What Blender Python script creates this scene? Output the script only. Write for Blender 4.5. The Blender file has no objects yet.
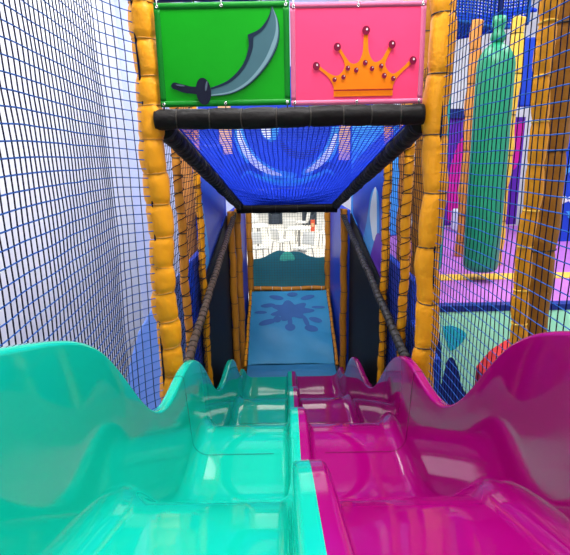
import bpy, math, random
from mathutils import Vector, Matrix, noise
R = math.radians; PI = math.pi
random.seed(7)
S = bpy.context.scene
COL = S.collection

# ------------------------------------------------------------------ materials
MATS = {}
def mat(name, c, rough=.5, coat=0., bump=0., bscale=40., var=0., spec=.5, vscale=6., metal=0., emit=0., sss=0.):
    if name in MATS: return MATS[name]
    m = bpy.data.materials.new(name); m.use_nodes = True
    nt = m.node_tree; b = nt.nodes['Principled BSDF']
    b.inputs['Base Color'].default_value = (*c, 1)
    b.inputs['Roughness'].default_value = rough
    b.inputs['Metallic'].default_value = metal
    b.inputs['Specular IOR Level'].default_value = spec
    if coat:
        b.inputs['Coat Weight'].default_value = coat
        b.inputs['Coat Roughness'].default_value = .03
    tc = nt.nodes.new('ShaderNodeTexCoord')
    if var:
        n = nt.nodes.new('ShaderNodeTexNoise'); n.inputs['Scale'].default_value = vscale
        n.inputs['Detail'].default_value = 4
        nt.links.new(tc.outputs['Object'], n.inputs['Vector'])
        r = nt.nodes.new('ShaderNodeMix'); r.data_type = 'RGBA'
        r.inputs['A'].default_value = (*[x * (1 - var) for x in c], 1)
        r.inputs['B'].default_value = (*[min(1, x * (1 + var)) for x in c], 1)
        nt.links.new(n.outputs['Fac'], r.inputs['Factor'])
        nt.links.new(r.outputs['Result'], b.inputs['Base Color'])
    if bump:
        n2 = nt.nodes.new('ShaderNodeTexNoise'); n2.inputs['Scale'].default_value = bscale
        n2.inputs['Detail'].default_value = 3
        nt.links.new(tc.outputs['Object'], n2.inputs['Vector'])
        bp = nt.nodes.new('ShaderNodeBump'); bp.inputs['Strength'].default_value = bump
        bp.inputs['Distance'].default_value = .02
        nt.links.new(n2.outputs['Fac'], bp.inputs['Height'])
        nt.links.new(bp.outputs['Normal'], b.inputs['Normal'])
    if emit:
        b.inputs['Emission Color'].default_value = (*c, 1)
        b.inputs['Emission Strength'].default_value = emit
    MATS[name] = m
    return m

TEAL = mat('teal fibreglass', (.003, .42, .30), .06, var=.05, spec=.42, vscale=2)
MAG = mat('magenta fibreglass', (.27, .0008, .118), .06, var=.05, spec=.45, vscale=2)
YEL = mat('yellow vinyl', (.72, .285, .006), .42, spec=0.25, bump=.25, bscale=28, var=.08)
AMB = mat('amber vinyl', (.55, .21, .02), .5, spec=0.25, bump=.25, bscale=28, var=.12)
ORG = mat('orange vinyl', (.62, .25, .05), .5, spec=0.25, bump=.25, bscale=28, var=.1)
BROWN = mat('brown vinyl', (.30, .115, .006), .5, spec=0.25, bump=.3, bscale=28, var=.15)
BLACK = mat('black vinyl', (.006, .0045, .0045), .55, spec=.15, bump=.25, bscale=30)
TAUPE = mat('taupe vinyl', (.10, .065, .045), .5, spec=0.25, bump=.3, bscale=40, var=.2)
PANELB = mat('matt black panel', (.007, .007, .010), .6, spec=0.12, bump=.1)
NETD = mat('navy net cord', (.004, .006, .020), .8, spec=.1)
NETB = mat('blue net cord', (.012, .075, .30), .8, spec=.1)
NETR = mat('royal net cord', (.010, .045, .62), .8, spec=.1)
NETG = mat('grey green net cord', (.05, .09, .09), .6)
TIE = mat('dark cord', (.02, .015, .01), .6)
TIEY = mat('amber cord', (.45, .2, .02), .6)
STEEL = mat('bright steel', (.75, .75, .75), .25, metal=1)
GREEN = mat('green banner vinyl', (.002, .28, .006), .45, spec=0.12, bump=.12, bscale=9, var=.06, vscale=3)
GREEND = mat('dark green hem', (.003, .16, .012), .45, spec=0.12, bump=.15, bscale=12)
PINK = mat('pink banner vinyl', (.90, .055, .16), .45, spec=0.12, bump=.12, bscale=9, var=.06, vscale=3)
PINKD = mat('mauve hem', (.55, .12, .22), .45, spec=0.12, bump=.15, bscale=12)
CROWN = mat('orange print', (.84, .19, .004), .5, spec=0.12, var=.1, vscale=9)
CROWNL = mat('dark red print', (.3, .02, .01), .5, spec=0.12)
JEWEL = mat('maroon print', (.19, .006, .035), .4, spec=0.12)
GLINT = mat('pale print', (.75, .6, .62), .4, spec=0.12)
BLADE = mat('slate print', (.052, .125, .15), .45, spec=0.12, var=.12, vscale=5)
BLADED = mat('navy print', (.008, .018, .04), .45, spec=0.12)
BLADEL = mat('light slate print', (.16, .27, .31), .45, spec=0.12)
HILT = mat('black print', (.006, .008, .022), .4, spec=0.12)
BLUE = mat('royal blue vinyl', (.012, .055, .52), .4, spec=0.25, bump=.15, bscale=6, var=.08)
NAVY = mat('navy vinyl', (.012, .03, .22), .4, spec=0.25, bump=.15, bscale=8)
SKYB = mat('sky blue print', (.06, .33, .78), .45, spec=0.12, var=.1)
WHITEP = mat('white print', (.75, .8, .88), .45, spec=0.12, var=.06)
VIOLET = mat('violet print', (.13, .03, .42), .45, spec=0.12, var=.15)
CYAN = mat('cyan print', (.03, .5, .62), .45, spec=0.12, var=.1)
PEACH = mat('peach print', (.8, .45, .22), .5, var=.1)
MATB = mat('blue mat vinyl', (.03, .27, .50), .38, bump=.25, bscale=5, var=.2, vscale=2.5)
MATD = mat('deep blue mat vinyl', (.03, .20, .40), .38, bump=.2, bscale=5, var=.1)
SPLAT = mat('indigo print', (.05, .14, .37), .4, spec=0.12, var=.1)
SEA = mat('sea green vinyl', (.045, .27, .32), .45, spec=0.12, bump=.15, bscale=7, var=.15)
MINTD = mat('jade print', (.12, .75, .55), .45, spec=0.12, var=.1)
MINT = mat('mint print', (.42, .93, .64), .45, spec=0.12, var=.08)
ORCHID = mat('orchid floor vinyl', (.44, .15, .54), .45, spec=0.12, bump=.12, bscale=8, var=.1)
YSTRIP = mat('yellow floor strip', (.82, .5, .04), .45)
BAGG = mat('bottle green vinyl', (.008, .26, .13), .4, bump=.15, bscale=14, var=.08)
BAGT = mat('teal vinyl', (.008, .27, .25), .4, bump=.15, bscale=14, var=.08)
FUCH = mat('fuchsia print', (.62, .02, .35), .45, spec=0.12, var=.2)
WALL = mat('white painted wall', (.86, .87, .90), .7, bump=.05, bscale=60)
LILAC = mat('lilac painted wall', (.60, .65, .90), .7, bump=.05, bscale=60)
GREYW = mat('grey painted wall', (.55, .57, .60), .7, bump=.05, bscale=60)
CEIL = mat('ceiling paint', (.5, .5, .52), .8)
FLOOR = mat('hall floor', (.30, .30, .32), .5, var=.15)
CREAM = mat('cream floor', (.80, .75, .66), .5, var=.06, vscale=1.2)
CHAIRW = mat('white plastic', (.8, .8, .78), .4)
CHAIRG = mat('grey metal', (.25, .25, .25), .4)
SOFA = mat('dark blue grey fabric', (.03, .04, .06), .8, bump=.2)
RED = mat('red print', (.75, .09, .03), .5)
LAMP = mat('lamp diffuser', (1, .98, .95), .5, emit=4.)

# ------------------------------------------------------------------ mesh building
class MB:
    def __init__(s): s.v = []; s.f = []; s.m = []
    def add(s, vs, fs, mi=0):
        o = len(s.v); s.v += [tuple(p) for p in vs]
        s.f += [tuple(o + i for i in f) for f in fs]; s.m += [mi] * len(fs)
    def box(s, a, b, mi=0):
        x0, y0, z0 = a; x1, y1, z1 = b
        s.add([(x0,y0,z0),(x1,y0,z0),(x1,y1,z0),(x0,y1,z0),(x0,y0,z1),(x1,y0,z1),(x1,y1,z1),(x0,y1,z1)],
              [(0,3,2,1),(4,5,6,7),(0,1,5,4),(1,2,6,5),(2,3,7,6),(3,0,4,7)], mi)
    def tube(s, pts, r, n=8, mi=0, cap=True, closed=False):
        pts = [Vector(p) for p in pts]; k = len(pts)
        rr = r if callable(r) else (lambda i, a: r)
        ref = None; vs = []
        for i, p in enumerate(pts):
            t = (pts[(i + 1) % k] - pts[i - 1]) if closed else (pts[min(i + 1, k - 1)] - pts[max(i - 1, 0)])
            t.normalize()
            if ref is None: ref = Vector((0,0,1)) if abs(t.z) < .9 else Vector((1,0,0))
            u = ref - t * ref.dot(t); u.normalize(); w = t.cross(u); ref = u
            for j in range(n):
                a = 2 * PI * j / n; q = rr(i, a)
                vs.append(p + u * (q * math.cos(a)) + w * (q * math.sin(a)))
        fs = []
        for i in range(k if closed else k - 1):
            i2 = (i + 1) % k
            for j in range(n):
                j2 = (j + 1) % n
                fs.append((i*n+j, i*n+j2, i2*n+j2, i2*n+j))
        if cap and not closed:
            fs.append(tuple(range(n))[::-1]); fs.append(tuple((k-1)*n + j for j in range(n)))
        s.add(vs, fs, mi)
    def lathe(s, prof, c, n=24, mi=0):
        vs = []
        for (r, z) in prof:
            for j in range(n):
                a = 2*PI*j/n; vs.append((c[0] + r*math.cos(a), c[1] + r*math.sin(a), c[2] + z))
        fs = [(i*n+j, i*n+(j+1)%n, (i+1)*n+(j+1)%n, (i+1)*n+j) for i in range(len(prof)-1) for j in range(n)]
        fs.append(tuple(range(n))[::-1]); fs.append(tuple((len(prof)-1)*n+j for j in range(n)))
        s.add(vs, fs, mi)
    def grid(s, fn, nu, nv, mi=0):
        vs = [fn(i/nu, j/nv) for i in range(nu+1) for j in range(nv+1)]
        fs = [(i*(nv+1)+j, (i+1)*(nv+1)+j, (i+1)*(nv+1)+j+1, i*(nv+1)+j+1) for i in range(nu) for j in range(nv)]
        s.add(vs, fs, mi)
    def slab(s, poly, n, t, mi=0):
        """a polygon given by 3-D points, thickened by t along n"""
        n = Vector(n) * t; k = len(poly)
        a = [Vector(p) for p in poly]; b = [p + n for p in a]
        fs = [tuple(range(k))[::-1], tuple(range(k, 2*k))]
        fs += [(i, (i+1)%k, k+(i+1)%k, k+i) for i in range(k)]
        s.add(a + b, fs, mi)
    def build(s, name, mats, parent=None, smooth=False, bevel=0, solid=0):
        me = bpy.data.meshes.new(name); me.from_pydata(s.v, [], s.f)
        if not isinstance(mats, (list, tuple)): mats = [mats]
        for m in mats: me.materials.append(m)
        me.polygons.foreach_set('material_index', s.m)
        if smooth: me.polygons.foreach_set('use_smooth', [True]*len(s.f))
        me.update()
        o = bpy.data.objects.new(name, me); COL.objects.link(o)
        if parent:
            o.parent = parent; o.matrix_parent_inverse = Matrix.Translation(-parent.location)
        if solid:
            m = o.modifiers.new('thick', 'SOLIDIFY'); m.thickness = solid; m.offset = 0
        if bevel:
            m = o.modifiers.new('bevel', 'BEVEL'); m.width = bevel; m.segments = 3; m.limit_method = 'ANGLE'
        return o

def tag(o, label, cat, group=None):
    o['label'] = label; o['category'] = cat
    if group: o['group'] = group
    return o
def thing(name, label, cat, loc=(0,0,0), group=None):
    o = bpy.data.objects.new(name, None); COL.objects.link(o); o.location = loc
    o.empty_display_size = .1
    return tag(o, label, cat, group)
def struct(o): o['kind'] = 'structure'; return o
def lerp(a, b, t): return a + (b - a) * t

def spline(pts):
    """natural cubic spline through (x, y)"""
    n = len(pts) - 1; x = [p[0] for p in pts]; a = [p[1] for p in pts]
    h = [x[i+1]-x[i] for i in range(n)]
    al = [0]*(n+1)
    for i in range(1, n): al[i] = 3/h[i]*(a[i+1]-a[i]) - 3/h[i-1]*(a[i]-a[i-1])
    l = [1]*(n+1); mu = [0]*(n+1); z = [0]*(n+1); c = [0]*(n+1); b = [0]*n; d = [0]*n
    for i in range(1, n):
        l[i] = 2*(x[i+1]-x[i-1]) - h[i-1]*mu[i-1]; mu[i] = h[i]/l[i]; z[i] = (al[i]-h[i-1]*z[i-1])/l[i]
    for j in range(n-1, -1, -1):
        c[j] = z[j]-mu[j]*c[j+1]; b[j] = (a[j+1]-a[j])/h[j]-h[j]*(c[j+1]+2*c[j])/3; d[j] = (c[j+1]-c[j])/(3*h[j])
    def f(t):
        j = 0
        while j < n-1 and t > x[j+1]: j += 1
        q = t-x[j]; return a[j]+b[j]*q+c[j]*q*q+d[j]*q**3
    return f

# ------------------------------------------------------------------ foam posts and bars
def foam(name, p0, p1, r, seg, m, label, cat, tie=TIEY, group=None, pinch=.16, wob=.006, seed=0, tie_from=0., sides=20, tie_r=.0035, body='foam_sleeve', step=.016, lash=None):
    """a padded tube: a vinyl sleeve gathered at its ties"""
    rnd = random.Random(seed)
    p0 = Vector(p0); p1 = Vector(p1); L = (p1-p0).length; ax = (p1-p0)/L
    root = thing(name, label, cat, p0, group)
    cuts = []; t = seg*rnd.uniform(.4, .9)
    while t < L - .02: cuts.append(t); t += seg*rnd.uniform(.86, 1.16)
    n = max(4, int(L/step)); u = Vector((1,0,0)) if abs(ax.x) < .8 else Vector((0,1,0))
    w = ax.cross(u)
    ph = [rnd.uniform(0, 6.28) for _ in range(8)]
    def cen(t):
        return p0 + ax*t + u*(wob*math.sin(t*9+ph[0]) + wob*.5*math.sin(t*23+ph[1])) + w*(wob*math.sin(t*8+ph[2]))
    def rad(i, a):
        t = L*i/n; d = min([abs(t-c) for c in cuts] + [9])
        k = 0
        for q, c in enumerate(cuts):
            if t > c: k = q + 1
        gather = math.exp(-(d/.045)**1.2)
        fold = .045*math.sin(7*a+ph[3]+k*2.1)+.03*math.sin(11*a+ph[4]+k*1.3)
        return r*(1.03 - pinch*math.exp(-(d/.017)**2) - pinch*.35*math.exp(-d/.05) + gather*fold
                  + .03*math.sin(2*a+ph[5]+k*1.7) + .02*math.sin(t*31+ph[6]+3*a))
    mb = MB(); mb.tube([cen(L*i/n) for i in range(n+1)], rad, sides); mb.build(body, m, root, True)
    if tie:
        for c in cuts:
            if c < tie_from: continue
            q = MB(); cc = cen(c); e = r*(1.03-pinch*1.28)+.002
            tl = rnd.uniform(-.15, .15)
            q.tube([cc + u*(e*math.cos(a)) + w*(e*math.sin(a)) + ax*(tl*e*math.cos(a+ph[7])) for a in [2*PI*j/18 for j in range(18)]], tie_r, 5, closed=True)
            q.build('tie', tie, root, True)
    if lash:
        q = MB(); a0, a1, turns, rr = lash[1:5]
        N = int((a1-a0)*220)
        q.tube([cen(lerp(a0, a1, i/N)) + (u*math.cos(i/N*turns*6.283)+w*math.sin(i/N*turns*6.283))*(r*1.07) for i in range(N+1)], rr, 4)
        q.build('lashing', lash[0], root, True)
    return root

# ------------------------------------------------------------------ netting
def net(name, fn, nu, nv, r, mu, mv, label, cat='net', cord=None, jit=.004, seed=1, group=None, skip=None):
    """fn(s, t) is the sheet; cords run along t (verticals, material mu) and along s (rows, material mv)"""
    P = {}
    for i in range(nu+1):
        for j in range(nv+1):
            p = Vector(fn(i/nu, j/nv))
            if jit: p += noise.noise_vector(p*6 + Vector((seed*7.1, 0, 0)))*jit
            P[i, j] = p
    root = thing(name, label, cat, P[0, 0], group)
    a = MB()
    for i in range(nu+1): a.tube([P[i, j] for j in range(nv+1)], r, 4)
    b = MB()
    for j in range(nv+1): b.tube([P[i, j] for i in range(nu+1)], r, 4)
    a.build('upright_cords', mu, root); b.build('cross_cords', mv, root)
    if cord:
        c = MB(); e = [P[i, 0] for i in range(nu+1)] + [P[nu, j] for j in range(1, nv+1)] + [P[i, nv] for i in range(nu-1, -1, -1)] + [P[0, j] for j in range(nv-1, 0, -1)]
        c.tube(e, cord, 5, closed=True); c.build('border_rope', mu, root, True)
    return root

# ================================================================== the setting
FX0, FX1 = -2.6, 5.2
m = MB(); m.box((FX0-.2, -3.4, -.1), (FX1+.2, 8.5, 0)); struct(m.build('floor', FLOOR))
m = MB(); m.box((-8, 8.5, -.1), (8, 30, 0)); struct(m.build('floor_cafe', CREAM))
m = MB(); m.box((FX0-.15, -3.4, 0), (FX0, 8.5, 6)); struct(m.build('wall_left', WALL))
m = MB(); m.box((FX1, -3.4, 0), (FX1+.15, 8.5, 6)); struct(m.build('wall_right', GREYW))
m = MB(); m.box((FX0-.15, -3.55, 0), (FX1+.15, -3.4, 6)); struct(m.build('wall_rear', GREYW))
m = MB(); m.box((FX0-.15, 8.5, 0), (-.85, 8.65, 6)); struct(m.build('wall_far_left', LILAC))
m = MB(); m.box((.85, 8.5, 0), (FX1+.15, 8.65, 6)); struct(m.build('wall_far_right', WALL))
m = MB(); m.box((-.85, 8.5, 2.4), (.85, 8.65, 6)); struct(m.build('wall_far_lintel', LILAC))
m = MB(); m.box((FX0-.15, -3.55, 6), (FX1+.15, 8.65, 6.12)); struct(m.build('ceiling', CEIL))
m = MB(); m.box((-8, 30, 0), (8, 30.2, 5)); struct(m.build('wall_cafe_back', WALL))

# ================================================================== the double wave slide
LIP = spline([(-.6,-.02),(0,-.10),(.45,-.21),(.89,-.355),(1.15,-.44),(1.38,-.57),(1.66,-.86),(1.90,-1.045),(2.12,-1.105),(2.42,-1.11),
              (2.74,-1.18),(3.02,-1.36),(3.38,-1.67),(3.69,-1.845),(3.98,-1.915),(4.35,-1.94),(4.69,-2.02),(4.98,-2.22),(5.24,-2.44),(5.44,-2.55),(5.62,-2.60),(5.78,-2.62)])
HGT = spline([(-.6,.50),(.6,.50),(1.38,.51),(2.0,.48),(2.74,.44),(3.7,.45),(4.69,.44),(5.1,.38),(5.44,.20),(5.78,.115)])
DIV = spline([(-.6,.15),(1.38,.14),(2.74,.12),(4.2,.13),(5.0,.13),(5.5,.10),(5.78,.07)])
CZ = 3.0
def section(Y):
    """points of half a cross-section, from the divider's middle to the outer skirt, with the strip each belongs to"""
    zl = LIP(Y)+CZ; h = HGT(Y); d = DIV(Y); zb = zl-h
    pts = []
    def arc(cx, cz, r, a0, a1, n, tagn, rz=None):
        rz = rz or r
        for i in range(n+1):
            a = R(lerp(a0, a1, i/n)); pts.append((cx+r*math.cos(a), cz+rz*math.sin(a), tagn))
    pts.append((0, zb+d, 'divider'))
    arc(.030, zb+d-.022, .022, 90, 5, 6, 'divider')
    pts.append((.056, zb+min(.06, d*.55), 'divider'))
    rf = min(.035, d*.4); arc(.060+rf, zb+rf, rf, 180, 265, 6, 'divider')
    for i in range(1, 9): pts.append((lerp(.06+rf, .478, i/9), zb, 'bed'))
    R1 = min(.085, h*.6); arc(.568-.085, zb+R1, .085, -88, -6, 12, 'wall', R1)
    zt = zl-.014
    for i in range(1, 7):
        t = i/7; z = lerp(zb+R1, zt, t)
        pts.append((lerp(.569, .590, t), z, 'wall'))
    arc(.609, zl-.014, .017, 170, 90, 5, 'lip')
    arc(.626, zl-.016, .019, 85, -5, 5, 'lip')
    pts.append((.646, zl-.045, 'lip'))
    pts.append((.648, zl-.05, 'skirt')); pts.append((.640, zb+.05, 'skirt')); pts.append((.60, zb-.05, 'skirt'))
    return pts
NY = 260; Y0, Y1 = -.5, 5.78
ROWS = [section(lerp(Y0, Y1, i/NY)) for i in range(NY+1)]
YS = [lerp(Y0, Y1, i/NY) for i in range(NY+1)]
SEAMS = [2.36, 3.0, 4.05, 4.92]
def slide(sx, material, name, label, dark):
    root = thing(name, label, 'slide', (sx*.3, Y1, 0))
    K = len(ROWS[0])
    co = [[Vector((sx*x, YS[i], z)) for (x, z, _) in ROWS[i]] for i in range(NY+1)]
    nor = [[None]*K for _ in range(NY+1)]
    for i in range(NY+1):
        for k in range(K):
            du = co[min(i+1, NY)][k]-co[max(i-1, 0)][k]; dv = co[i][min(k+1, K-1)]-co[i][max(k-1, 0)]
            nn = dv.cross(du)*-sx
            nn = du.cross(dv)*-sx if False else nn
            nor[i][k] = nn.normalized()
    # the normal must look up out of the bed
    kb = [k for k in range(K) if ROWS[0][k][2] == 'bed'][0]
    if nor[10][kb].z < 0: nor = [[-v for v in r] for r in nor]
    names = {'divider': 'divider_rail', 'bed': 'slide_bed', 'wall': 'side_wall', 'lip': 'rolled_lip', 'skirt': 'outer_skirt'}
    for tg, nm in names.items():
        ks = [k for k in range(K) if ROWS[0][k][2] == tg]
        if ks[-1] < K-1: ks.append(ks[-1]+1)
        mb = MB(); vs = []; fs = []; ns = []; w = len(ks)
        for i in range(NY+1):
            for k in ks: vs.append(co[i][k]); ns.append(nor[i][k])
        for i in range(NY):
            for q in range(w-1):
                f = (i*w+q, i*w+q+1, (i+1)*w+q+1, (i+1)*w+q)
                fs.append(f if sx < 0 else f[::-1])
        mb.add(vs, fs); o = mb.build(nm, material, root, True)
        o.data.update()
        # orient faces with normals
        p = o.data.polygons[len(fs)//2]
        if p.normal.dot(ns[p.vertices[0]]) < 0: o.data.flip_normals()
        o.data.normals_split_custom_set_from_vertices([tuple(v) for v in ns])
    # bonded joints between the moulded sections
    for sy in SEAMS:
        sec = [p for p in section(sy) if p[2] in ('bed', 'wall', 'lip')]
        sec2 = [p for p in section(sy+.008) if p[2] in ('bed', 'wall', 'lip')]
        mb = MB(); k = len(sec)
        def off(q, y): # lift towards the inside
            x, z, tg = q
            dx = -.0015 if tg != 'bed' else 0; dz = .002 if tg != 'wall' else .0005
            return (sx*(x+dx), y, z+dz)
        vs = [off(q, sy) for q in sec]+[off(q, sy+.008) for q in sec2]
        mb.add(vs, [(i, i+1, k+i+1, k+i) for i in range(k-1)])
        mb.build('joint_line', dark, root, True)
    # end cap at the run-out
    return root
slide(-1, TEAL, 'wave_slide', 'glossy turquoise fibreglass wave slide lane running down towards the blue mat', mat('dark teal joint', (.004, .22, .17), .2))
slide(1, MAG, 'wave_slide', 'glossy magenta fibreglass wave slide lane beside the turquoise one', mat('dark magenta joint', (.16, .002, .06), .2))

# ================================================================== front frame
foam('padded_post', (-.722, 2.65, 0), (-.722, 2.65, 4.05), .066, .155, YEL, 'thick yellow padded post at the left end of the green sword banner', 'post', TIEY, seed=3, tie_from=1.6, pinch=.13, wob=.006)
foam('padded_post', (.724, 2.65, 0), (.724, 2.65, 4.05), .062, .29, YEL, 'thick yellow padded post at the right end of the pink crown banner', 'post', TIE, seed=8, tie_from=1.6, pinch=.1, wob=.008)
foam('padded_beam', (-.69, 2.62, 3.165), (.645, 2.62, 3.171), .050, .15, BLACK, 'black padded crossbeam directly under the sword and crown banners', 'beam', TIE, seed=5, pinch=.08, wob=.002)
# ceiling bars of the tunnel
foam('padded_bar', (-.665, 2.68, 3.13), (-.60, 6.18, 2.36), .052, .11, BLACK, 'black padded bar sloping along the left edge of the overhead blue net', 'bar', TIE, seed=6, pinch=.1, wob=.003)
foam('padded_bar', (.655, 2.68, 3.13), (.58, 6.18, 2.36), .052, .11, BLACK, 'black padded bar sloping along the right edge of the overhead blue net', 'bar', TIE, seed=7, pinch=.1, wob=.003)
foam('padded_beam', (-.64, 6.2, 2.335), (.60, 6.2, 2.325), .062, .3, BLACK, 'black padded beam low at the far end of the tunnel above the window', 'beam', TIE, seed=9, pinch=.05, wob=.001)

# banners -------------------------------------------------------------
def banner(name, x0, x1, z0, z1, y, field, hem, label, hemw, seed):
    root = thing(name, label, 'banner', ((x0+x1)/2, y, z0))
    def pt(s, t, dy=0):
        x = lerp(x0, x1, s); z = lerp(z0, z1, t)
        yy = y + .003*noise.noise((x*3+seed, z*3, 0))
        return (x, yy+dy, z)
    m = MB(); m.grid(lambda s, t: pt(s, t), 40, 24); m.build('panel', field, root, True, solid=.003)
    m = MB(); hs = hemw/(x1-x0); ht = hemw/(z1-z0)
    m.grid(lambda s, t: pt(s, t*ht, -.003), 40, 2); m.grid(lambda s, t: pt(s, 1-t*ht*1.0, -.003), 40, 2)
    m.grid(lambda s, t: pt(s*hs, lerp(ht, 1-ht, t), -.003), 2, 24); m.grid(lambda s, t: pt(1-s*hs, lerp(ht, 1-ht, t), -.003), 2, 24)
    m.build('hem', hem, root, True, solid=.002)
    for s, t in ((.025, .03), (.5, .03), (.975, .03), (.025, .965), (.5, .965), (.975, .965)):
        m = MB(); c = Vector(pt(s, t, -.006)); m.tube([c+Vector((.0058*math.cos(a), 0, .0058*math.sin(a))) for a in [k*PI/6 for k in range(12)]], .0022, 6, closed=True)
        g = m.build('eyelet', STEEL, root, True)
        m = MB(); m.tube([c, c+Vector((0, .0, (-.03 if t < .5 else .03))), c+Vector((0, .03, (-.035 if t < .5 else .035)))], .003, 5); m.build('cable_tie', TIE if t < .5 else CHAIRW, root, True)
    return root, pt
gx0, gx1, gz0, gz1 = -.655, -.016, 3.224, 3.69
gb, gpt = banner('sword_banner', gx0, gx1, gz0, gz1, 2.60, GREEN, GREEND, 'green vinyl banner with a curved grey sword, upper left of the crossbeam', .028, 1)
px0, px1, pz0, pz1 = -.012, .632, 3.220, 3.68
pb, ppt = banner('crown_banner', px0, px1, pz0, pz1, 2.60, PINK, PINKD, 'pink vinyl banner with an orange jewelled crown, upper right of the crossbeam', .024, 4)

def prints(pt, dy, polys):
    m = MB()
    for poly in polys:
        c = [pt(s, t, dy) for s, t in poly]
        m.slab(c, (0, -1, 0), .0012)
    return m
def bez(pts, n=14):
    """Catmull-Rom through points (open)"""
    out = []; P = [pts[0]]+list(pts)+[pts[-1]]
    for i in range(1, len(P)-2):
        for k in range(n):
            t = k/n; r = []
            for d in (0, 1):
                a, b, c, e = P[i-1][d], P[i][d], P[i+1][d], P[i+2][d]
                r.append(.5*((2*b)+(-a+c)*t+(2*a-5*b+4*c-e)*t*t+(-a+3*b-3*c+e)*t**3))
            out.append(tuple(r))
    out.append(tuple(pts[-1])); return out
def ell(cx, cy, rx, ry, n=24, rot=0):
    o = []
    for k in range(n):
        a = 2*PI*k/n; x = rx*math.cos(a); y = ry*math.sin(a)
        o.append((cx+x*math.cos(rot)-y*math.sin(rot), cy+x*math.sin(rot)+y*math.cos(rot)))
    return o
def G(x, y): return ((x-12)/(556-12), 1-(y-8)/(430-8))      # banner art drawn on a 570 x 448 sheet
# sword: blade strip between a back curve and an edge curve
back = bez([G(487,30),G(470,75),G(435,118),G(386,140)], 8)+bez([G(386,140),G(388,190),G(360,262),G(300,322),G(226,352)], 10)
edge = bez([G(487,30),G(512,90),G(512,170),G(470,255),G(395,335),G(315,378),G(226,388)], 6)
def strip(pt, a, b, dy, th=.0012, n=44):
    def samp(c, t):
        f = t*(len(c)-1); i = min(int(f), len(c)-2); q = f-i
        return (lerp(c[i][0], c[i+1][0], q), lerp(c[i][1], c[i+1][1], q))
    m = MB(); vs = []
    for k in range(n+1):
        p = samp(a, k/n); q = samp(b, k/n)
        vs += [pt(p[0], p[1], dy), pt(q[0], q[1], dy)]
    m.add(vs, [(2*k, 2*k+1, 2*k+3, 2*k+2) for k in range(n)]); return m
def blend(a, b, f, n=60):
    def samp(c, t):
        q = t*(len(c)-1); i = min(int(q), len(c)-2); q -= i
        return (lerp(c[i][0], c[i+1][0], q), lerp(c[i][1], c[i+1][1], q))
    return [(lerp(samp(a, k/n)[0], samp(b, k/n)[0], f), lerp(samp(a, k/n)[1], samp(b, k/n)[1], f)) for k in range(n+1)]
sw = strip(gpt, back, edge, -.008).build('sword_blade', BLADE, gb, solid=.001)
strip(gpt, back, blend(back, edge, .2), -.0095).build('blade_back', BLADED, sw, solid=.001)
strip(gpt, blend(back, edge, .80), blend(back, edge, .93), -.0095).build('blade_shine', BLADEL, sw, solid=.001)
strip(gpt, blend(back, edge, .97), edge, -.0095).build('blade_outline', BLADED, sw, solid=.001)
hl = bez([G(195,345),G(150,346),G(110,336),G(78,328)], 6); hl2 = bez([G(195,382),G(150,376),G(110,370),G(70,352)], 6)
h_ = strip(gpt, hl, hl2, -.0085, n=24).build('sword_grip', HILT, gb, solid=.0012)
prints(gpt, -.0085, [ell(*G(78, 342), .03, .034)]).build('pommel', HILT, h_)
prints(gpt, -.0102, [ell(*G(195, 367), .058, .135, 28, .04)]).build('sword_guard', HILT, gb)
prints(gpt, -.0118, [ell(*G(208, 345), .008, .05, 16, -.15)]).build('guard_shine', mat('dim slate print', (.05, .08, .12), .4), gb)
prints(gpt, -.0102, [ell(*G(100, 340), .035, .008, 16, -.2)]).build('grip_shine', mat('dim slate print', (.05, .08, .12), .4), h_)
def K(x, y): return ((x-24)/(548-24), 1-(y-5)/(405-5))      # crown art on a 570 x 432 sheet
crown = [K(193,372),K(193,335)]+bez([K(193,335),K(180,305),K(155,278),K(118,250)],6)+bez([K(130,242),K(172,276),K(205,288),K(228,270),K(236,245),K(224,212),K(200,178)],6)[0:]+ \
        bez([K(212,170),K(240,215),K(262,240),K(288,236),K(304,205),K(308,160),K(310,115)],6)+bez([K(326,115),K(326,160),K(332,205),K(352,236),K(378,228),K(396,200),K(412,168)],6)+ \
        bez([K(426,174),K(408,210),K(396,245),K(408,272),K(430,284),K(462,262),K(496,228)],6)+bez([K(508,238),K(470,272),K(440,305),K(428,335)],6)+[K(428,372)]
cr = prints(ppt, -.004, [crown]).build('crown_print', CROWN, pb)
prints(ppt, -.0098, [[K(193,350),K(428,350),K(428,344),K(193,344)]]).build('crown_band', CROWNL, cr)
for (x, y, r) in ((124,249,.027),(206,176,.027),(317,115,.029),(419,171,.027),(503,234,.027),(196,304,.016),(231,295,.016),(248,260,.017),(281,268,.017),(316,240,.018),(343,263,.017),(379,254,.017),(392,292,.018),(428,304,.017)):
    j = prints(ppt, -.0098, [ell(*K(x, y), r, r*1.5)]).build('jewel', JEWEL, cr)
    prints(ppt, -.0114, [ell(*K(x+3, y-4), r*.24, r*.4, 10)]).build('jewel_glint', GLINT, j)
# dark net roll above the banners
foam('padded_beam', (-.70, 2.68, 3.765), (.68, 2.68, 3.765), .05, .3, NAVY, 'navy padded beam along the top edge of the two banners', 'beam', TIE, seed=19, pinch=.06, wob=.002)

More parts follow.
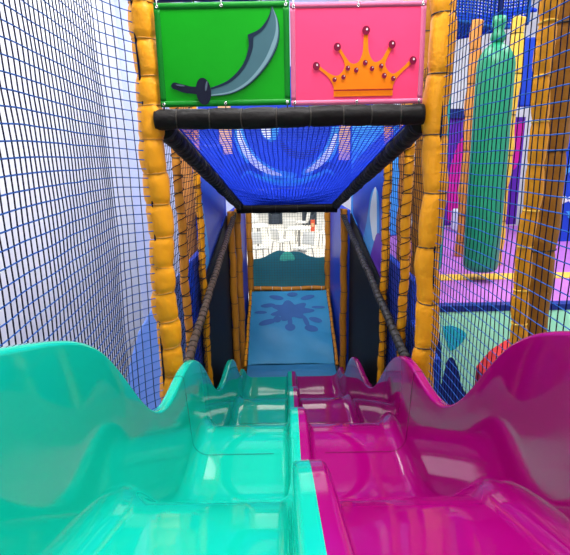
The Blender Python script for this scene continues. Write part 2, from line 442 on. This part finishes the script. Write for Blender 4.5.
# ================================================================== nets at the sides of the slide
def bump(t, pk):  # 0 at the ends, 1 at pk
    return math.sin(PI*(t**(math.log(.5)/math.log(pk))))
def left_sheet(s, t):
    Y = lerp(.30, 2.60, s); z = lerp(1.25, 4.15, t)
    b = (s/.915)**1.2 if s < .915 else math.cos((s-.915)/.085*PI/2)**.8 if s < .9999 else 0
    return (-.745-.135*b-.01*math.sin(t*9), Y, z+.05*b*(t-.4)+.02*math.sin(s*3))
net('side_net', left_sheet, 64, 64, .0025, NETD, NETB, 'dark blue safety net along the turquoise slide before the white wall', seed=2, cord=.006)  # one blue net; shade on its uprights is put into the darker colour
def right_sheet(s, t):
    Y = lerp(.30, 2.60, s); z = lerp(1.25, 4.15, t)
    b = bump(min(max(s, 1e-4), 1-1e-4), .6)
    return (.735+.015*b, Y, z-.03*(1-s)*(t-.5)+.02*math.sin(s*3))
net('side_net', right_sheet, 60, 64, .0021, NETD, NETB, 'dark blue safety net along the magenta slide in front of the play area', seed=3, cord=.006)  # same blue cord both ways: shaded uprights and lit rows are painted in

# big posts outside the right net
foam('padded_post', (.826, 1.80, 0), (.826, 1.80, 4.1), .030, .15, YEL, 'yellow padded post pressed against the right net at the frame edge', 'post', YSTRIP, seed=12, tie_from=1.6, pinch=.16, wob=.005)
foam('padded_post', (.940, 1.93, 0), (.940, 1.93, 4.1), .062, .4, BROWN, 'brown padded post standing just right of the lashed yellow post', 'post', TIE, seed=13, tie_from=1.6, pinch=.06, wob=.003)

# ================================================================== tunnel: side posts, bars, panels, nets
SP = [(-.75, 3.35, .030, 'thin yellow post with lashed net, first behind the left banner post'),
      (-.75, 4.10, .030, 'thin yellow post with lashed net, at the near edge of the left black panel'),
      (.75, 3.30, .032, 'thin yellow post with lashed net, first behind the right banner post'),
      (.75, 3.95, .034, 'thin yellow post with lashed net, at the near edge of the right black panel')]
for i, (x, y, r, lb) in enumerate(SP):
    ztop = 3.55
    foam('padded_post', (x, y, 0), (x, y, ztop+.05), r, .13, YEL if i != 0 else AMB, lb, 'post', TIE, seed=30+i, tie_from=1.2, pinch=.16, wob=.004, sides=12, lash=(NETD, 1.3, ztop, 26, .003))
foam('padded_bar', (-.695, 2.95, 1.70), (-.665, 6.12, 2.27), .031, .07, TAUPE, 'brown wrapped handrail bar slanting along the left black panel', 'bar', TIE, seed=40, pinch=.16, wob=.002, sides=12)
foam('padded_bar', (.695, 2.95, 1.72), (.660, 6.12, 2.25), .031, .07, mat('charcoal vinyl', (.03, .026, .024), .5, bump=.3), 'charcoal wrapped handrail bar slanting along the right black panel', 'bar', TIE, seed=41, pinch=.16, wob=.002, sides=12)
def zbar(Y): return 1.70+(Y-2.95)*.18
for sx, lb in ((-1, 'black vinyl panel under the slanting bar left of the mat'), (1, 'black vinyl panel under the slanting bar right of the mat')):
    m = MB(); x = sx*.745; y0 = 4.13 if sx < 0 else 3.99
    m.slab([(x, y0, .2), (x, 6.07, .2), (x, 6.07, zbar(6.07)), (x, y0, zbar(y0))], (sx, 0, 0), .02)
    tag(m.build('vinyl_screen', PANELB), lb, 'panel')
# murals above the bars
def mural(sx, label):
    x = sx*.773; root = thing('wave_mural', label, 'mural', (x, 5, 2.0))
    y0, y1 = 4.14, 6.05
    def P(Y, z, k=0): return (x-sx*.0014*k, Y, z)
    def ztop(Y): return 3.4-(Y-2.68)*.16
    m = MB(); m.slab([P(y0, zbar(y0)), P(y1, zbar(y1)), P(y1, ztop(y1)), P(y0, ztop(y0))], (sx, 0, 0), .006); m.build('panel', BLUE, root)
    def sh(pl, mt, nm, k):
        m = MB(); q = bez([(a, b) for a, b in pl], 8); m.slab([P(a, b, k) for a, b in q], (-sx, 0, 0), .001); m.build(nm, mt, root)
    if sx < 0:
        sh([(4.16,2.0),(4.18,2.7),(4.35,2.68),(4.5,2.4),(4.62,2.05),(4.4,1.98)], SKYB, 'pale_wave', 2)
        sh([(4.16,2.25),(4.17,2.72),(4.27,2.68),(4.34,2.5),(4.3,2.3)], WHITEP, 'wave_foam', 4)
    else:
        sh([(4.3,2.0),(4.4,2.6),(4.75,2.62),(5.0,2.3),(5.2,2.05),(4.7,1.99)], SKYB, 'pale_wave', 2)
        sh([(4.4,2.15),(4.5,2.65),(4.68,2.6),(4.8,2.4),(4.62,2.2)], WHITEP, 'wave_foam', 4)
        sh([(4.15,1.93),(4.18,2.25),(4.4,2.28),(4.62,2.1),(4.7,2.02)], VIOLET, 'violet_wave', 6)
    return root
mural(-1, 'royal blue mural panel with a pale wave above the left slanting bar')
mural(1, 'royal blue mural panel with white and violet waves above the right slanting bar')
def tunnel_sheet(sx):
    def f(s, t):
        Y = lerp(2.70, 4.05, s); z1 = 3.45; z = lerp(1.15, z1, t)
        return (sx*(.752+.03*math.sin(PI*s)), Y, z)
    return f
net('tunnel_net', tunnel_sheet(-1), 27, 46, .0022, NETD, NETD, 'black net between the left thin lashed posts behind the yellow post', seed=5)
net('tunnel_net', tunnel_sheet(1), 27, 46, .0022, NETD, NETD, 'black net between the right thin lashed posts behind the yellow post', seed=6)
def ceil_sheet(s, t):
    Y = lerp(2.68, 6.15, t); hw = lerp(.60, .54, t)
    return (lerp(-hw, hw, s)-.005, Y, 3.15-(Y-2.68)*.222-.10*math.sin(PI*s)*math.sin(PI*t))
net('overhead_net', ceil_sheet, 42, 90, .0026, NETR, NETR, 'royal blue net stretched overhead between the two sloping black bars', seed=8, cord=.006)

DZ = 1.935
# blue outer mural things seen through the left/right nets
foam('padded_post', (-1.20, 4.6, 0), (-1.20, 4.6, 4.2), .085, .5, ORG, 'orange padded post behind the left tunnel net, nearer the yellow post', 'post', TIE, seed=50, tie_from=1.4, pinch=.05)
foam('padded_post', (-1.13, 5.6, 0), (-1.13, 5.6, 4.2), .085, .5, ORG, 'orange padded post behind the left tunnel net, nearer the mural', 'post', TIE, seed=51, tie_from=1.4, pinch=.05)
foam('padded_post', (.95, 4.15, DZ), (.93, 4.15, 4.2), .060, .35, ORG, 'orange padded post behind the right tunnel net, nearer the mural', 'post', TIE, seed=52, tie_from=1.4, pinch=.07)
foam('padded_post', (.92, 3.62, DZ), (.905, 3.6, 4.2), .045, .3, BROWN, 'brown padded post behind the right tunnel net, nearer the yellow post', 'post', TIE, seed=53, tie_from=1.4, pinch=.07)
m = MB(); m.box((-1.32, 6.3, 0), (-.80, 6.5, 3.1)); tag(m.build('padded_screen', BLUE, bevel=.03), 'blue padded wall section behind the left tunnel net and orange posts', 'padded wall')
m = MB(); m.box((.80, 6.3, DZ), (1.5, 6.45, 3.3)); tag(m.build('padded_screen', SKYB, bevel=.03), 'pale blue padded wall section behind the right tunnel net', 'padded wall')

# ================================================================== far end of the tunnel
for (x, y, lb) in ((-.70, 6.02, 'amber post at the end of the left black panel'), (-.645, 6.3, 'amber post between the left black panel and the blue mat'),
                   (.672, 6.05, 'amber post at the end of the right black panel')):
    foam('padded_post', (x, y, 0), (x, y, 2.32), .042, .3, AMB, lb, 'post', TIE, seed=int(60+x*10), tie_from=.3, pinch=.08, wob=.004, sides=14)
for sx, x, lb in ((-1, -.70, 'royal blue pad lining the tunnel end left of the mat'), (1, .70, 'royal blue pad lining the tunnel end right of the mat')):
    m = MB(); m.slab([(x, 6.12, 0), (x-sx*.075, 7.39, 0), (x-sx*.075, 7.39, 2.3), (x, 6.12, 2.3)], (sx, 0, 0), .06); tag(m.build('side_pad', BLUE, bevel=.015), lb, 'pad')
# landing mat
MX0, MX1 = -.575, .575
def mz(Y):
    return .245+(Y-5.85)*.10 if Y < 6.15 else .275+(Y-6.15)*.535
mr = thing('landing_mat', 'blue vinyl crash mat with an indigo splat print, rising behind the slides', 'mat', (0, 6.5, 0))
def mp(s, t, k=0):
    Y = lerp(6.15, 7.38, t); x = lerp(MX0, MX1, s)
    w = .010*noise.noise((x*2.2+Y*1.5, Y*2.6-x*1.6, 2.)) + .008*math.sin((x*1.3+Y*2.1)*5+2*noise.noise((x*2, Y*2, 5)))*math.exp(-((t-.25)/.3)**2)
    return (x, Y-k*.5, mz(Y)+w+k*.87)
m = MB(); m.grid(lambda s, t: mp(s, t), 40, 40); m.grid(lambda s, t: (mp(s, t)[0], mp(s, t)[1], mp(s, t)[2]-.12), 4, 4)
m.build('sloping_panel', MATB, mr, True)
m = MB()
m.grid(lambda s, t: (lerp(MX0, MX1, s), lerp(5.79, 6.145, t), lerp(.20, .268, t)+.006*noise.noise((s*4, t*3, 1))+.02*math.sin(PI*t)), 24, 14)
m.build('lower_panel', MATD, mr, True)
m = MB(); m.box((MX0, 5.80, 0), (MX1, 6.14, .19)); m.build('lower_base', MATD, mr)
def splat(c, rx, ry, rot=0, n=20):
    return [mp(s, t, .004) for s, t in ell(c[0], c[1], rx, ry, n, rot)]
def splat_mesh(pl):
    m = MB()
    for poly in pl: m.add(poly, [tuple(range(len(poly)))[::-1]])
    return m
body = []
for k in range(64):
    a = 2*PI*k/64; q = 1+.22*math.cos(7*a+.6)+.08*math.cos(3*a)
    body.append(mp((.515)+.235*q*math.cos(a), .70+.125*q*math.sin(a), .004))
blobs = [body]
for (cx, cy, rx, ry, rot) in ((.22,.78,.095,.030,.1),(.33,.90,.095,.034,-.2),(.54,.94,.07,.034,0),(.74,.89,.095,.034,.25),(.87,.74,.09,.020,0),(.82,.56,.085,.034,-.25),(.76,.44,.085,.044,-.15),(.50,.46,.065,.050,0),(.22,.54,.115,.040,.25),(.13,.68,.08,.022,0),(.50,.54,.03,.08,.0),(.70,.54,.03,.09,.35),(.34,.58,.05,.05,-.5)):
    blobs.append(splat((cx, cy), rx, ry, rot))
splat_mesh(blobs).build('splat_print', SPLAT, mr, True)
for sx, x, lb in ((-1, -.585, 'yellow foam rail along the left edge of the blue mat'), (1, .585, 'amber foam rail along the right edge of the blue mat')):
    foam('edge_rail', (x, 5.9, .36), (x, 7.36, .95), .022, .12, YEL if sx < 0 else AMB, lb, 'rail', TIE, seed=70+sx, pinch=.15, wob=.002, sides=10)
# window frame with net
foam('padded_post', (-.585, 7.42, .0), (-.585, 7.42, 2.4), .045, .2, AMB, 'amber post at the left side of the netted window', 'post', TIE, seed=81, tie_from=.9, pinch=.08, sides=14)
foam('padded_post', (.595, 7.42, .0), (.595, 7.42, 2.4), .045, .2, AMB, 'amber post at the right side of the netted window', 'post', TIE, seed=82, tie_from=.9, pinch=.08, sides=14)
foam('padded_beam', (-.54, 7.42, .965), (.55, 7.42, .955), .035, .16, AMB, 'amber padded sill beam below the netted window', 'beam', CHAIRW, seed=83, pinch=.12, sides=14)
net('mesh_net', lambda s, t: (lerp(-.54, .55, s), 7.45, lerp(1.0, 2.35, t)), 27, 33, .0016, NETG, NETG, 'fine grey net across the far window above the blue mat', seed=11, jit=.002)
foam('padded_beam', (-.62, 7.42, 2.42), (.62, 7.42, 2.42), .05, .3, NAVY, 'navy padded beam across the head of the far window', 'beam', TIE, seed=84, pinch=.05)
# sea coloured panel with wavy top
sr = thing('sea_panel', 'sea green vinyl panel with wavy top edge in the lower half of the window', 'panel', (0, 7.5, 1.0))
top = bez([(-.56,1.47),(-.40,1.49),(-.28,1.55),(-.15,1.60),(-.02,1.575),(.10,1.58),(.2,1.56),(.33,1.50),(.45,1.48),(.57,1.49)], 6)
m = MB(); m.slab([(-.56,7.5,.0)]+[(.57,7.5,.0)]+[(x,7.5,z) for x, z in reversed([(a, b-.055) for a, b in top])], (0,-1,0), .01); m.build('panel', SEA, sr)
dome = [(-.135, 1.39)]+[(-.02+.115*math.cos(a), 1.40+.125*math.sin(a)) for a in [PI-k*PI/14 for k in range(15)]]+[(.07,1.385),(.0,1.39),(-.06,1.38)]
m = MB(); m.slab([(x,7.488,z) for x, z in dome], (0,-1,0), .002); m.build('dome_print', MINTD, sr)

# mural board above the far window, seen through the overhead net
br = thing('mural_board', 'royal blue mural board with pale rings seen through the overhead net', 'mural', (0, 8.45, 2.45))
m = MB(); m.box((-1.4, 8.42, 2.42), (1.4, 8.49, 4.3)); m.build('panel', BLUE, br)
def ring(cx, cz, r0, r1, a0, a1, mt, nm, k):
    m = MB(); n = 28; y = 8.42-.002*k; vs = []
    for i in range(n+1):
        a = R(lerp(a0, a1, i/n)); w = math.sin(PI*i/n)**.5*.9+.1; c = (r0+r1)/2; h = (r1-r0)/2*w
        vs += [(cx+(c-h)*math.cos(a), y, cz+(c-h)*math.sin(a)), (cx+(c+h)*math.cos(a), y, cz+(c+h)*math.sin(a))]
    m.add(vs, [(2*i, 2*i+1, 2*i+3, 2*i+2) for i in range(n)]); m.build(nm, mt, br)
ring(.03, 3.42, .70, .90, 165, 280, SKYB, 'ring_print', 1); ring(.03, 3.42, .70, .90, 285, 375, SKYB, 'ring_print', 1)
ring(.03, 3.42, .74, .85, 180, 262, WHITEP, 'ring_shine', 2); ring(.03, 3.42, .74, .85, 290, 350, WHITEP, 'ring_shine', 2)
ring(.0, 3.4, .1, .42, 120, 230, SKYB, 'swirl_print', 1); ring(.0, 3.4, .25, .40, 150, 215, WHITEP, 'swirl_shine', 2); ring(.25, 3.30, .30, .42, 200, 330, NAVY, 'swirl_print', 1)
for x in (-.62, .66):
    ring(x, 2.56, .16, .27, 0, 180, NAVY, 'wave_print', 1); ring(x, 2.56, .10, .15, 10, 170, SKYB, 'wave_shine', 2)
ring(.02, 3.75, 1.18, 1.30, 240, 300, SKYB, 'wave_shine', 1); ring(.02, 3.55, 1.02, 1.06, 235, 305, CYAN, 'wave_shine', 2)
for a, b, c in ((-1.08, -.88, 2.98), (.86, 1.04, 2.85)):
    m = MB(); m.box((a, 8.405, c), (b, 8.42, 4.0)); m.build('peach_stripe', PEACH, br)

# ================================================================== cafe beyond the window
def chair(x, y, rz, label):
    r = thing('cafe_chair', label, 'chair', (x, y, 0), 'white cafe chairs beyond the window')
    def T(p): c, s = math.cos(rz), math.sin(rz); return (x+p[0]*c-p[1]*s, y+p[0]*s+p[1]*c, p[2])
    m = MB(); m.slab([T((-.21,-.2,.44)),T((.21,-.2,.44)),T((.19,.2,.43)),T((-.19,.2,.43))], (0,0,1), .03); m.build('seat', CHAIRW, r)
    m = MB(); m.grid(lambda s, t: T((lerp(-.2,.2,s), .2+.06*t-.05*math.sin(PI*s)*-1, lerp(.5,.85,t))), 8, 4); m.build('backrest', CHAIRW, r, True, solid=.02)
    for a in (-1, 1):
        for b in (-1, 1):
            m = MB(); m.tube([T((a*.18, b*.17, .44)), T((a*.22, b*.22, 0))], .014, 6); m.build('leg', CHAIRG, r)
chair(-.75, 13.6, .5, 'white cafe chair nearest the left side of the window')
chair(-.15, 14.6, 2.2, 'white cafe chair seen just left of the window centre')
chair(.45, 13.4, -.7, 'white cafe chair nearest the right side of the window')
chair(1.3, 15.9, 1.2, 'white cafe chair by the right edge of the window, before the red notice board')
chair(.15, 16.8, 3.0, 'white cafe chair behind the round table between the chairs')
def table(x, y, label):
    r = thing('cafe_table', label, 'table', (x, y, 0), 'white cafe tables beyond the window')
    m = MB(); m.lathe([(.36,0),(.37,.015),(.36,.03)], (x, y, .72), 28); m.build('tabletop', CHAIRW, r)
    m = MB(); m.tube([(x, y, .02), (x, y, .72)], .03, 10); m.build('column', CHAIRG, r, True)
    m = MB(); m.lathe([(.24,0),(.23,.02),(.04,.03)], (x, y, 0), 20); m.build('foot', CHAIRG, r)
table(.4, 15.2, 'round white cafe table between the chairs beyond the window')
table(-.9, 15.8, 'round white cafe table at the left beyond the window')
for x, y, lb in ((-.42, 21.6, 'dark armchair at the back of the cafe, upper left in the window'), (1.02, 21.2, 'dark armchair at the back of the cafe, upper right in the window')):
    r = thing('armchair', lb, 'armchair', (x, y, 0))
    m = MB(); m.box((x-.20, y-.3, .0), (x+.20, y+.3, .38)); m.build('seat', SOFA, r, bevel=.05)
    m = MB(); m.box((x-.22, y+.2, .36), (x+.22, y+.36, .8)); m.build('backrest', SOFA, r, bevel=.05)
    for a in (-1, 1):
        m = MB(); m.box((x+a*.25-.05, y-.3, .0), (x+a*.25+.05, y+.3, .55)); m.build('armrest', SOFA, r, bevel=.04)
chair(-.95, 18.2, .9, 'white cafe chair at the far left, behind the left table')
chair(.62, 18.6, -1.9, 'white cafe chair standing between the two dark armchairs')
r = thing('notice_board', 'small red notice board standing on the cream cafe floor', 'sign', (.95, 17.6, 0))
m = MB(); m.box((.88, 17.58, .25), (1.03, 17.6, .66)); m.build('board', RED, r)
for a in (.90, 1.01):
    m = MB(); m.tube([(a, 17.62, 0), (a, 17.62, .7)], .012, 6); m.build('leg', CHAIRG, r)
m = MB(); m.box((.905, 17.572, .42), (1.005, 17.58, .54)); m.build('notice_sheet', PEACH, r)

# ================================================================== right hand play area
DZ = 1.935
dr = thing('play_platform', 'raised play deck with orchid floor and yellow stripe behind the right net', 'deck', (2.4, 5, 0))
m = MB(); m.box((.87, 3.36, 0), (5.1, 7.0, DZ)); m.build('deck_floor', ORCHID, dr)
m = MB(); m.box((.87, 4.03, DZ), (5.1, 4.22, DZ+.006)); m.build('floor_stripe', YSTRIP, dr)
m = MB(); m.box((.87, 3.30, 0), (5.1, 3.36, DZ-.01)); f = m.build('front_panel', NAVY, dr)
m = MB(); m.box((.87, 3.29, DZ-.03), (5.1, 3.37, DZ+.012)); m.build('deck_edge', NAVY, dr)
# mint shape painted on the front panel
mp_ = [(.99,DZ-.03),(5.08,DZ-.03),(5.08,.5),(1.5,.5),(1.45,1.0)]+bez([(1.35,1.15),(1.21,1.316),(1.165,1.47),(1.12,1.56),(1.085,1.55),(1.065,1.47),(1.047,1.36),(1.04,1.55),(1.02,1.72)],6)
m = MB(); m.slab([(x, 3.298, z) for x, z in mp_], (0,-1,0), .003); m.build('mint_shape', MINT, dr)
m = MB(); m.slab([(x, 3.294, z) for x, z in bez([(1.03,1.80),(1.11,1.80),(1.20,1.74),(1.16,1.66),(1.10,1.62),(1.06,1.70),(1.03,1.80)],6)[:-1]], (0,-1,0), .003); m.build('cyan_swirl', CYAN, dr)
m = MB(); m.slab([(.80, 2.74, .0), (.80, 3.28, .0), (.80, 3.28, 1.86), (.80, 2.74, 1.80)], (1,0,0), .05)
tag(m.build('side_pad', BLUE, bevel=.01), 'blue pad beside the right yellow post, below the deck edge', 'pad')
m = MB(); m.slab([(1.10, 2.66, 0), (1.40, 2.66, 0), (1.40, 2.66, 1.86), (1.30, 2.66, 1.86), (1.20, 2.66, 1.79), (1.12, 2.66, 1.68)], (0, 1, 0), .22); tag(m.build('soft_block', mat('red vinyl', (.6, .03, .03), .4)), 'red soft block peeking over the magenta slide lip', 'soft block')
m = MB(); m.box((.80, 3.31, 0), (.86, 5.95, 2.14)); tag(m.build('low_pad', BLUE, bevel=.02), 'low royal blue padded barrier behind the right tunnel net, along the deck', 'pad')
m = MB(); m.box((-.855, 3.95, 0), (-.80, 5.95, 2.16)); tag(m.build('low_pad', BLUE, bevel=.02), 'low royal blue padded barrier behind the left tunnel net', 'pad')
# punch bags
def bag(x, y, zb, zs, r, m_, label, top):
    g = thing('punch_bag', label, 'punch bag', (x, y, zb), 'punch bags')
    m = MB(); H = zs-zb
    m.lathe([(r*.80,0),(r*.96,.02),(r,.06),(r*1.01,H*.4),(r,H*.8),(r*.99,H),(r*.92,H+.05),(r*.66,H+.11),(r*.30,H+.15)], (x, y, zb), 28); m.build('bag_body', m_, g, True)
    m = MB(); m.lathe([(r*.28,0),(r*.40,.03),(r*.36,.06),(r*.26,.09),(r*.36,.13),(r*.33,.18)], (x, y, zs+.15), 20); m.build('gathered_collar', m_, g, True)
    m = MB(); m.tube([(x, y, zs+.30), (x, y, top)], .02, 8); m.build('strap', NAVY, g, True)
bag(1.545, 4.0, 2.03, 3.60, .138, BAGG, 'bottle green punch bag hanging over the orchid deck', 6.0)
bag(1.085, 3.80, 2.08, 3.78, .072, BAGT, 'slim teal punch bag half hidden behind the right yellow post', 6.0)
foam('padded_post', (1.735, 5.0, DZ), (1.745, 5.0, 4.13), .055, .3, ORG, 'slim orange post standing left of the green punch bag', 'post', TIE, seed=90, pinch=.08, sides=14)
foam('padded_post', (1.925, 4.6, DZ), (1.955, 4.6, 4.06), .055, .3, YSTRIP, 'bright yellow post standing right of the green punch bag', 'post', TIE, seed=91, pinch=.08, sides=14)
# canopy
def canopy_sheet(s, t):
    x = lerp(1.3, 2.35, s); return (x, 5.3+.05*math.sin(s*9), lerp(4.19, 4.75, t)+.03*math.sin(s*7)*(1-t)-.04*s*(1-t))
net('canopy_net', canopy_sheet, 38, 22, .008, NETB, NETR, 'thick blue canopy net hung above the green punch bag', seed=14, cord=.02)
def canopy2(s, t):
    x = lerp(1.25, 2.5, s); return (x, lerp(5.5, 6.4, t), 4.30+.1*math.sin(PI*t)+.03*math.sin(s*8))
net('canopy_net', canopy2, 36, 26, .009, NETR, NETB, 'blue canopy net lying flat behind the hanging one', seed=15, cord=.02)
# far right back: painted panel, rail, pillar
wr = thing('painted_panel', 'fuchsia and violet painted panel behind the green punch bag', 'panel', (2.7, 7.2, 0))
m = MB(); m.box((2.05, 7.1, DZ), (3.25, 7.16, 3.40)); m.build('panel', VIOLET, wr)
m = MB(); m.slab([(x, 7.098, z) for x, z in bez([(2.28,1.98),(2.24,2.5),(2.30,2.9),(2.42,3.15),(2.56,2.95),(2.66,2.5),(2.75,1.98)],6)], (0,-1,0), .003); m.build('fuchsia_shape', FUCH, wr)
m = MB(); m.slab([(x, 7.098, z) for x, z in bez([(2.92,3.3),(3.0,2.9),(3.1,2.7),(3.2,2.8),(3.24,3.35)],6)], (0,-1,0), .003); m.build('fuchsia_shape', FUCH, wr)
m = MB(); m.box((2.05, 7.05, 3.40), (3.0, 7.2, 3.52)); m.build('top_rail', NAVY, wr)
m = MB(); m.box((2.2, 6.4, DZ), (2.75, 6.75, 2.22)); tag(m.build('soft_block', WHITEP, bevel=.03), 'white soft block on the orchid deck behind the punch bags', 'soft block')
m = MB(); m.box((2.92, 6.6, 3.5), (3.1, 6.75, 4.3)); tag(m.build('tall_pad', BLUE, bevel=.02), 'blue padded pillar top between the green bag and yellow post', 'pad')
# blue printed panel at the far right
rr = thing('splash_panel', 'blue panel with white splashes right of the brown post', 'panel', (3.4, 5.6, 0))
m = MB(); m.box((3.0, 5.7, DZ), (4.9, 5.75, 3.25)); m.build('panel', BLUE, rr)
rnd = random.Random(5)
for k in range(60):
    cx, cz = rnd.uniform(3.08, 3.95), rnd.choice((rnd.uniform(2.1, 2.5), rnd.uniform(2.1, 3.2), rnd.uniform(3.0, 3.2)))
    a0 = rnd.uniform(0, 6)
    poly = [(cx+(.05+.05*noise.noise((k*3.1, q*.9, 0)))*1.2*math.cos(q*PI/6+a0), cz+(.04+.04*noise.noise((k*2.7, q*.8, 4)))*math.sin(q*PI/6+a0)) for q in range(12)]
    m = MB(); m.slab([(x, 5.698-.0003*k, z) for x, z in poly], (0,-1,0), .002); m.build('splash_print', WHITEP if k % 3 else SKYB, rr)

# ================================================================== lower left, behind the net
m = MB(); m.slab([(-1.34, 3.5, 0), (-.86, 3.5, 0), (-.86, 3.5, 2.12), (-.95, 3.5, 2.05), (-1.16, 3.5, 1.72), (-1.27, 3.5, 1.4)], (0,1,0), .4)
tag(m.build('soft_wedge', mat('periwinkle vinyl', (.15, .28, .80), .4, bump=.15, bscale=6), bevel=.02), 'periwinkle blue soft wedge behind the left net beside the yellow post', 'wedge')

# ================================================================== light
def area(name, loc, target, sx, sy, power, col=(1,1,1)):
    l = bpy.data.lights.new(name, 'AREA'); l.shape = 'RECTANGLE'; l.size = sx; l.size_y = sy; l.energy = power; l.color = col
    o = bpy.data.objects.new(name, l); COL.objects.link(o); o.location = loc
    o.rotation_euler = (Vector(target)-Vector(loc)).to_track_quat('-Z', 'Y').to_euler()
    return o
for k in range(3):
    area('daylight_window_rear', (-1.5+k*.75, -3.3, 4.3), (-.2, 3, 1.8), .55, 1.3, 26, (1, .98, .96))
area('added_wall_light', (-1.55, 2.4, 5.8), (-2.6, 2.6, 1.2), .5, 5.4, 210)  # unseen light added to make the left wall glare white
area('hall_and_fill_lamp', (.25, 2.2, 5.9), (.2, 2.2, 0), .4, 2.6, 70)
area('hall_and_fill_lamp', (.95, 1.0, 5.9), (.75, 1.2, 0), .4, 2.2, 80)
area('hall_and_fill_lamp', (3.0, .6, 5.9), (2.3, 3.3, 1.2), 1.0, 1.6, 90)  # no lamp of the hall: added to brighten the mint front panel
area('hall_and_fill_lamp', (3.0, 4.4, 5.9), (3.0, 4.4, 0), 1.4, 3.0, 130)
area('hall_and_fill_lamp', (-1.6, 6.6, 5.9), (-1.6, 6.6, 0), 1.0, 2.4, 90, (.92, .95, 1))
area('hall_and_fill_lamp', (.3, 4.6, 5.9), (.3, 4.6, 0), 1.0, 2.0, 80)
area('added_cafe_light', (0, 17, 4.8), (0, 17, 0), 8, 9, 620, (1, .96, .88))  # unseen light added over the cafe floor to make it bright
w = bpy.data.worlds.new('World'); S.world = w; w.use_nodes = True
w.node_tree.nodes['Background'].inputs[0].default_value = (.9, .95, 1, 1)
w.node_tree.nodes['Background'].inputs[1].default_value = .8

# ================================================================== camera
cam = bpy.data.cameras.new('Camera'); cam.sensor_width = 36; cam.lens = 500/570*36; cam.clip_start = .02; cam.clip_end = 200
co = bpy.data.objects.new('Camera', cam); COL.objects.link(co)
co.matrix_world = Matrix.Translation((-.06, 0, 3.0)) @ Matrix.Rotation(R(90-14.1), 4, 'X') @ Matrix.Rotation(R(-1.1), 4, 'Z')
S.camera = co
vs = S.view_settings
S.display_settings.display_device = 'sRGB'
vs.view_transform = 'Standard'; vs.look = 'None'; vs.gamma = 1; vs.use_curve_mapping = False; vs.exposure = 0
